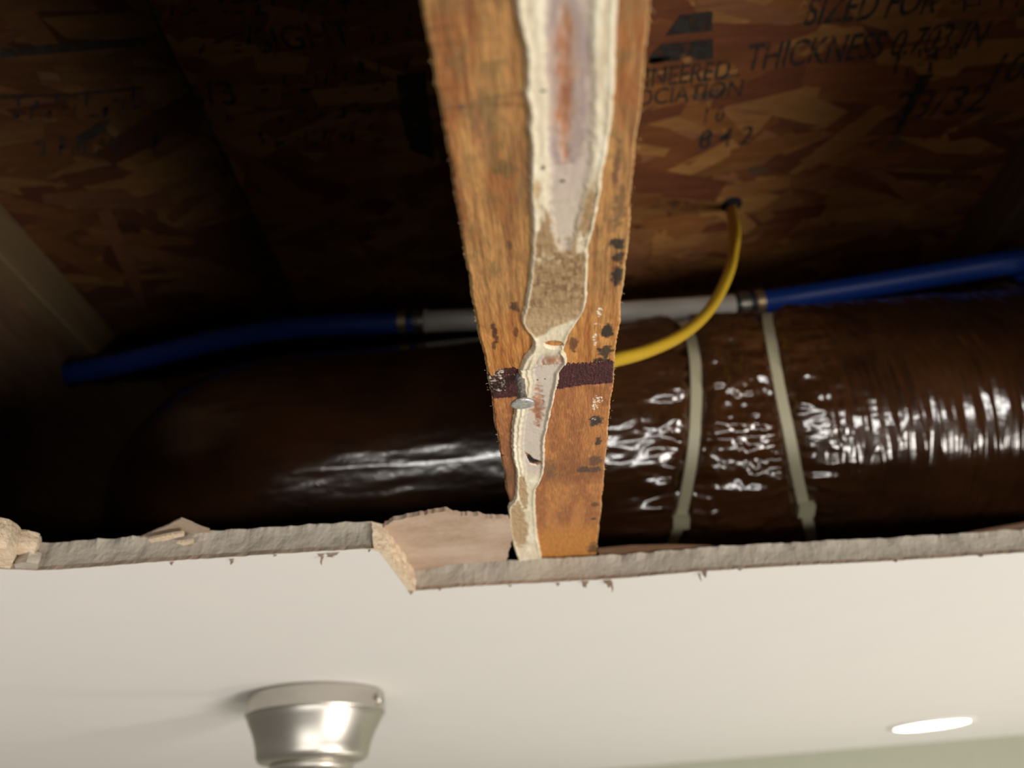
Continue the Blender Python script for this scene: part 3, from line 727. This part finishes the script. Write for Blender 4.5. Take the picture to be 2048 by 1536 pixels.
tc = np.zeros_like(gc) + np.array(lin(158, 132, 98)); tc = mixc(tc, lin(128, 102, 72), sstep(.4, .65, n3) * np.exp(-((B - rowv(560)) / 14) ** 2)); tc = mixc(tc, lin(190, 164, 128), sstep(.5, .75, nfine) * .3)
tc = mixc(tc, lin(182, 158, 124), sstep(rowv(590), rowv(640), B) * .6)
gc = gc * (1 - tan_all[..., None]) + tc * tan_all[..., None]
for (px, py, rx, ry, c) in [(1085, 329, 5, 5, (60, 44, 34)), (1124, 359, 7, 4, (96, 76, 60)), (1086, 174, 8, 4, (120, 110, 100)), (1075, 762, 2.5, 2, (110, 96, 84)), (1090, 760, 2, 2, (120, 106, 94)), (1068, 806, 4, 2, (120, 70, 56)), (1060, 205, 5, 14, (196, 178, 150)), (1072, 372, 8, 22, (196, 168, 128)), (1056, 655, 6, 5, (190, 160, 120))]:
    gc = mixc(gc, lin(*c), 1 - sstep(.6, 1.1, ell(px, py, rx, ry)))
gz = zb - h
NRg, NCg = A.shape
# snap the border onto the joist so that the bead closes on the wood
gz = np.where(inside, gz, zb + 0.25)
ix = np.arange(NRg * NCg).reshape(NRg, NCg)
q4 = np.stack([ix[:-1, :-1], ix[1:, :-1], ix[1:, 1:], ix[:-1, 1:]], -1).reshape(-1, 4)
inn = inside.ravel()
keep = inn[q4].any(1)
Ax = np.where(A < JX0, np.where(inside, A, np.maximum(A, l)), A)
gverts = np.stack([Ax.ravel(), B.ravel(), gz.ravel()], 1); gcol = gc.reshape(-1, 3)
tq = tan_all.ravel()[q4].mean(1)
def sub_mesh(name, q, m, **k):
    used = np.unique(q); remap = -np.ones(len(gverts), int); remap[used] = np.arange(len(used))
    return make_obj(name, gverts[used], remap[q].tolist(), m, jm, JB, colors=gcol[used], smooth=True, **k)
sub_mesh('glue_bead', q4[keep & (tq <= 0.5)], M['glue'])['label'] = 'long smear of dried off-white drywall glue'
qy = B.ravel()[q4].mean(1); ysp = rowv(820)
sub_mesh('paper_residue', q4[keep & (tq > 0.5) & (qy < ysp)], M['residue'])['label'] = 'tan drywall paper stuck in the upper glue'
sub_mesh('paper_residue', q4[keep & (tq > 0.5) & (qy >= ysp)], M['residue'])['label'] = 'tan drywall paper stuck at the far end of the glue'

# ---- nail
nb = np.array([*J(1040, 757), ZT + 0.8]); nax = np.array([0.02, 0.165, -0.986]); nax /= np.linalg.norm(nax)
NB = tuple(nb)
ne = empty('nail', NB, 'bent galvanised nail sticking out of the glue on the middle joist', 'nail')
NL = 9.2
mb = MB(); mb.lathe([(0.01, -6), (1.35, -5), (1.4, 0), (1.55, 1.2), (1.35, 2.2), (1.5, 3.6), (1.32, 5), (1.5, 6.4), (1.6, NL - 1), (2.2, NL - 0.5), (2.6, NL - 0.2)], nb, 28, nax)
mb.build('nail_shank', M['rust'], ne, NB, smooth=True)
mb = MB(); mb.lathe([(0.01, NL - 0.5), (3.3, NL - 0.45), (3.75, NL - 0.1), (3.85, NL + 0.25), (3.7, NL + 0.6), (3.0, NL + 0.72), (2.0, NL + 0.55), (1.0, NL + 0.75), (0.01, NL + 0.7)], nb, 40, nax)
mb.build('nail_head', M['nail'], ne, NB, smooth=True)

# ================================================================== DUCT
ts = []
for t in np.arange(900, -180, -1.0): ts.append((t, DUCT_Y, DUCT_Z))
RBEND = 102.0
for k in range(1, 61):
    a = k / 60 * math.pi / 2
    ts.append((-180 - RBEND * math.sin(a), DUCT_Y + RBEND * (1 - math.cos(a)), DUCT_Z))
for k in range(1, 50): ts.append((-180 - RBEND, DUCT_Y + RBEND + k * 12, DUCT_Z))
ts = np.array(ts)
sel = np.concatenate([np.arange(0, 440, 8), np.arange(440, len(ts), 1)]); ts = ts[sel]
ns = len(ts); nth = 420
tg = np.gradient(ts, axis=0); tg /= np.linalg.norm(tg, axis=1)[:, None]
side = np.cross(tg, [0, 0, 1.0])               # horizontal normal
TH = np.linspace(0, 2 * math.pi, nth, endpoint=False)
S, T = np.meshgrid(ts[:, 0] - np.where(ts[:, 1] > DUCT_Y, ts[:, 1] - DUCT_Y, 0), TH, indexing='ij')
def duct_hit(px, py):                           # point on the nominal cylinder seen along a traced ray
    d = ray(px, py); a = d[1] ** 2 + d[2] ** 2; b = -2 * (d[1] * DUCT_Y + d[2] * DUCT_Z); c = DUCT_Y ** 2 + DUCT_Z ** 2 - DUCT_R ** 2
    q = max(b * b - 4 * a * c, 0); t = (-b - math.sqrt(q)) / (2 * a); return d * t
def noise_st(fs, ft, seed, o=3):
    # periodic around the duct: blend two copies
    u = T / (2 * math.pi)
    a = fbm(S / fs, u * ft, seed, o); b = fbm(S / fs, (u - 1) * ft, seed, o)
    w_ = sstep(0.85, 1.0, u); return a * (1 - w_) + b * w_
def ridged(n): return 1 - np.abs(2 * n - 1) * 2.2
tie_pts = [[(1383, 668), (1392, 740), (1393, 820), (1390, 900), (1378, 980), (1362, 1045)], [(1541, 660), (1556, 740), (1572, 820), (1590, 910), (1603, 970), (1612, 1020)]]
ties = [np.array([duct_hit(*p) for p in tp]) for tp in tie_pts]
tx1, tx2 = ties[0][:, 0].mean(), ties[1][:, 0].mean()
# tie plane position as a function of angle (second tie is slanted)
def tie_x(tp, T):
    ang = np.arctan2(tp[:, 2] - DUCT_Z, tp[:, 1] - DUCT_Y)   # around the axis in the y-z plane
    A_ = np.stack([np.cos(ang), np.sin(ang), np.ones(len(ang))], 1); co, *_ = np.linalg.lstsq(A_, tp[:, 0], rcond=None)
    co[:2] = np.clip(co[:2], -45, 45)
    return co
co1, co2 = tie_x(ties[0], None), tie_x(ties[1], None)
# angle convention of the mesh: position = centre + R*(cos T * side + sin T * up)
side_y = side[len(side) // 3][1]
ANG = np.arctan2(np.sin(T), np.cos(T) * side_y)
X1 = co1[0] * np.cos(ANG) + co1[1] * np.sin(ANG) + co1[2]; X2 = co2[0] * np.cos(ANG) + co2[1] * np.sin(ANG) + co2[2]
R = np.full(S.shape, DUCT_R)
d1 = S - X1; d2 = S - X2
R = R - 7.0 * np.exp(-(d1 / 9) ** 2) - 6.0 * np.exp(-(d2 / 9) ** 2)
g1 = np.exp(-np.abs(d1) / 38) * np.where(d1 < 0, 1.0, 0.6); g2 = np.exp(-np.abs(d2) / 26) * 0.8
gath = ridged(noise_st(55, 30, 3, 3)); gath2 = ridged(noise_st(30, 80, 5, 3)); 
R = R + (g1 * 5.5 * (gath - .2) + g1 * 2.0 * (gath2 - .2)) * sstep(1, 8, np.abs(d1))
R = R + (g2 * 2.6 * (gath2 - .2) + g2 * 2.0 * (gath - .2)) * sstep(1, 8, np.abs(d2))
crump = ridged(noise_st(16, 26, 7, 4)); mid = np.exp(-((S - (tx1 + tx2) / 2) / 40) ** 2)
R = R + mid * 2.6 * (crump - .3)
rightw = sstep(tx2 + 5, tx2 + 40, S)
shear = S + 14 * np.sin(ANG + 1.0)
def nst2(Sx, fs, ft, seed, o=3):
    u = T / (2 * math.pi); a = fbm(Sx / fs, u * ft, seed, o); b = fbm(Sx / fs, (u - 1) * ft, seed, o); w_ = sstep(0.85, 1.0, u); return a * (1 - w_) + b * w_
rib = ridged(nst2(shear, 6.0, 12, 9, 2)); rib2 = ridged(nst2(shear, 13, 9, 13, 3))
R = R + rightw * (1.2 * (rib - .3) * sstep(.35, .6, noise_st(50, 8, 15, 2)) + 1.0 * (rib2 - .3)) + rightw * 2.0 * (noise_st(70, 5, 17, 2) - .5)
leftw = 1 - sstep(-40, 30, S)
long_ = ridged(noise_st(150, 22, 21, 3)); lf = ridged(noise_st(60, 60, 23, 3)); big_ = noise_st(120, 6, 25, 2) - .5
R = R + leftw * (0.9 * (long_ - .3) * sstep(.40, .62, noise_st(130, 7, 27, 2)) + 0.28 * (lf - .3) + 2.6 * big_)
R = R + (1 - leftw) * (1 - rightw) * 0.5 * (lf - .3)
# slight sag of the jacket
CX = ts[:, None, :] + R[..., None] * (np.cos(T)[..., None] * side[:, None, :] + np.sin(T)[..., None] * np.array([0, 0, 1.0]))
DV = CX.reshape(-1, 3); DV[:, 2] = np.maximum(DV[:, 2], ZT + 38.6)
ij = np.arange(ns * nth).reshape(ns, nth)
DF = np.stack([ij[:-1, :], ij[1:, :], np.roll(ij, -1, 1)[1:, :], np.roll(ij, -1, 1)[:-1, :]], -1).reshape(-1, 4)
DB = (0, DUCT_Y, DUCT_Z - DUCT_R)
de = empty('air_duct', DB, 'insulated flexible air duct in shiny dark brown plastic film behind the joist', 'air duct')
make_obj('duct_jacket', DV, DF.tolist(), M['film'], de, DB, smooth=True)
for (co_, tp, tail) in ((co1, ties[0], -1), (co2, ties[1], 1)):
    mb = MB(); aa = np.linspace(0, 2 * math.pi, 120)
    cs = []
    rad = DUCT_R - 4.2
    Vt = []
    for a in aa:
        x = co_[0] * math.cos(a) + co_[1] * math.sin(a) + co_[2]; rr = rad + 0.4 * math.sin(9 * a)
        for (dx, dr_) in ((-4.2, 0), (-3.6, 1.3), (3.6, 1.3), (4.2, 0)):
            Vt.append((x + dx, DUCT_Y + (rr + dr_) * math.cos(a), max(DUCT_Z + (rr + dr_) * math.sin(a), ZT + 38.4)))
    nA = len(aa); Ft = [(i * 4 + k, i * 4 + (k + 1) % 4, i * 4 + 4 + (k + 1) % 4, i * 4 + 4 + k) for i in range(nA - 1) for k in range(4)]
    mb.add(Vt, Ft)
    tie = mb.build('cable_tie', M['tie'], de, DB); tie['label'] = 'cream plastic tie clamped around the duct'
    # ratchet head and its tail at the lower front
    p = duct_hit(*(tie_pts[0][-1] if tail < 0 else tie_pts[1][-1])); c = np.array([0, DUCT_Y, DUCT_Z])
    n_ = np.array([0, p[1] - DUCT_Y, p[2] - DUCT_Z]); n_ /= np.linalg.norm(n_); t_ = np.cross([1, 0, 0], n_)
    q = np.array([p[0], DUCT_Y, DUCT_Z]) + n_ * (rad + 1.0)
    mb = MB()
    hv = [q + np.array([1, 0, 0]) * sx * 5.5 + t_ * sy * 5 + n_ * sz for sz in (0, 5.0) for sy in (-1, 1) for sx in (-1, 1)]
    mb.add(hv, box_vf(0, 1, 0, 1, 0, 1)[1]); mb.build('tie_head', M['tie'], tie, DB)

# ================================================================== WATER PIPE
RP = 9.3
def PY(px): return float(np.interp(px, [420, 840, 1100, 1300, 1480, 1600, 1750, 1900, 2048], [450, 450, 456, 463, 470, 468, 458, 447, 436]))
def pp(px, py): return ony(px, py, PY(px))
pm = np.array([pp(900, 641), pp(1100, 634), pp(1300, 622), pp(1480, 610)])
WP = tuple(pm[1])
pe = empty('water_pipe', WP, 'blue water pipe joined by a white sleeve with crimp rings, above the duct', 'water pipe')
lend = pp(848, 643); rend = pp(1498, 609)
sp = spline([lend, pm[0], pm[1], pm[2], pm[3], rend], 12)
mb = MB(); mb.tube(sp, RP, 28); mb.build('white_sleeve', M['white_pipe'], pe, WP, smooth=True)
bl = spline([pp(835, 643), pp(760, 646), pp(600, 654), np.array([-250, 458, 377]), np.array([-320, 470, 375]), LEFT_PIPE, LEFT_PIPE + np.array([-220, 20, 0])], 12)
mb = MB(); mb.tube(bl, RP + 0.3, 28); mb.build('blue_tube', M['blue'], pe, WP, smooth=True)
rpts = [pp(1520, 606), pp(1600, 594), pp(1750, 570), pp(1900, 545), pp(2048, 521)]
rpts.append(np.array([rpts[-1][0] + 60, rpts[-1][1] + 4, rpts[-1][2] + 4])); rpts.append(np.array([JC + 406, PIPE_Y, PIPE_Z])); rpts.append(np.array([620, PIPE_Y, PIPE_Z]))
br = spline(rpts, 12)
mb = MB(); mb.tube(br, RP + 0.6, 28); mb.build('blue_tube', M['blue'], pe, WP, smooth=True)
def rings(a, b, lst):
    a = np.asarray(a); b = np.asarray(b); ax = b - a; Ln = np.linalg.norm(ax); ax = ax / Ln
    for (s0, s1, rr, mt, nm) in lst:
        mb = MB(); mb.lathe([(RP * .6, s0), (rr - .5, s0), (rr, s0 + .5), (rr, s1 - .5), (rr - .5, s1), (RP * .6, s1)], a, 36, ax)
        mb.build(nm, M[mt], pe, WP, smooth=False)
e1 = pp(800, 643); e2 = pp(866, 642)
rings(e1, e2, [(-1, 6.5, 10.6, 'brass', 'brass_ring'), (6.5, 12, 10.0, 'black_rubber', 'seal'), (12, 14.5, 10.8, 'crimp', 'crimp_ring'), (14.5, 21, 10.2, 'crimp', 'crimp_collar'), (21, 23, 10.8, 'white_pipe', 'sleeve_lip')])
e3 = pp(1468, 611); e4 = pp(1540, 603)
rings(e3, e4, [(0, 3, 10.3, 'black_rubber', 'seal'), (3, 12, 11.2, 'crimp', 'crimp_collar'), (12, 17, 10.4, 'black_rubber', 'seal'), (17, 24, 11.3, 'brass', 'brass_ring')])

# ================================================================== YELLOW CABLE
c0 = onz(1462, 413, ZS - 0.5)
hv = [(c0[0] + 8.5 * math.cos(t), c0[1] - 2 + 8.5 * math.sin(t)) for t in np.linspace(0, 2 * math.pi, 24, endpoint=False)]
v, f = slab(hv, ZS - 1.2, ZS - 0.6, 0.6, 4, sub=1.5)
make_obj('hole_dark_disc', v, f, M['black_rubber'], sub_r, RB)  # flat dark disc standing in for the darkness of a hole
c0 = c0 + np.array([0, 0, -0.8])
cp = [c0, onr(1470, 470, 552), onr(1462, 530, 520), onr(1440, 585, 485), onr(1408, 632, 450), onr(1360, 672, 415), onr(1300, 700, 385), onr(1240, 717, 360), onr(1180, 724, 340), np.array([18.0, 275, 214])]
cs = spline(cp, 10)
mb = MB(); mb.tube(cs, np.linspace(3.3, 3.7, len(cs)), 18, flat=1.35)
tag(mb.build('electrical_cable', M['yellow'], base=tuple(c0), smooth=True), 'yellow electrical cable curving down from a hole in the subfloor', 'cable')

# ================================================================== FIXTURES ON THE CEILING
fc = onz(636, 1389, ZC); FB = (fc[0], fc[1], ZC)
fe = empty('light_fixture_canopy', FB, 'brushed nickel fixture canopy mounted on the white ceiling', 'light fixture')
RC = 52.5
mb = MB(); mb.lathe([(0.01, 0), (RC - 3, 0), (RC - 2.2, -1.0), (RC - 0.6, -2.2), (RC, -6), (RC + 0.4, -15), (RC - 0.3, -16.2), (RC - 3, -16.4), (0.01, -16.4)], fc, 96); mb.build('mounting_collar', M['nickel'], fe, FB, smooth=False)
prof = [(RC - 1.0, -16.4), (RC - 1.2, -17.4), (RC - 3, -21), (RC - 5.6, -26), (RC - 7.8, -31), (RC - 9.4, -36), (RC - 10.4, -40), (RC - 11, -43.5), (RC - 12.2, -46), (RC - 14.5, -47.6), (RC - 18, -48.4), (28, -48.6), (0.01, -48.7)]
mb = MB(); mb.lathe(prof, fc, 96); mb.build('canopy_cup', M['nickel'], fe, FB, smooth=True)
mb = MB(); mb.lathe([(30, -48.4), (31, -49.5), (31, -52), (29.5, -54), (12, -55), (7, -57), (6.5, -220), (0.01, -220)], fc, 64); mb.build('stem', M['nickel'], fe, FB, smooth=True)
mb = MB(); sd = np.array([0.97, -0.24, 0]); mb.lathe([(0.01, 0), (2.4, 0), (2.4, 1.8), (4.2, 2.0), (4.4, 3.6), (3.4, 5.0), (0.01, 5.2)], fc + sd * (RC - 1.2) + np.array([0, 0, -9]), 24, sd); mb.build('set_screw', M['nickel'], fe, FB, smooth=True)

lc = onz(1862, 1448, ZC); LBASE = (lc[0], lc[1], ZC)
le = empty('recessed_light', LBASE, 'bright round recessed downlight in the ceiling near the green wall', 'ceiling light')
mb = MB(); mb.lathe([(52, 0.5), (60, 0.2), (60.5, -1.2), (57, -2.6), (52, -2.8), (50, -1.0)], lc, 72); mb.build('trim_ring', M['trim'], le, LBASE, smooth=True)
mb = MB(); mb.lathe([(0.01, -4.2), (30, -3.9), (46, -3.0), (52.5, -1.6), (52.5, 0)], lc, 72); mb.build('diffuser', M['lens'], le, LBASE, smooth=True)
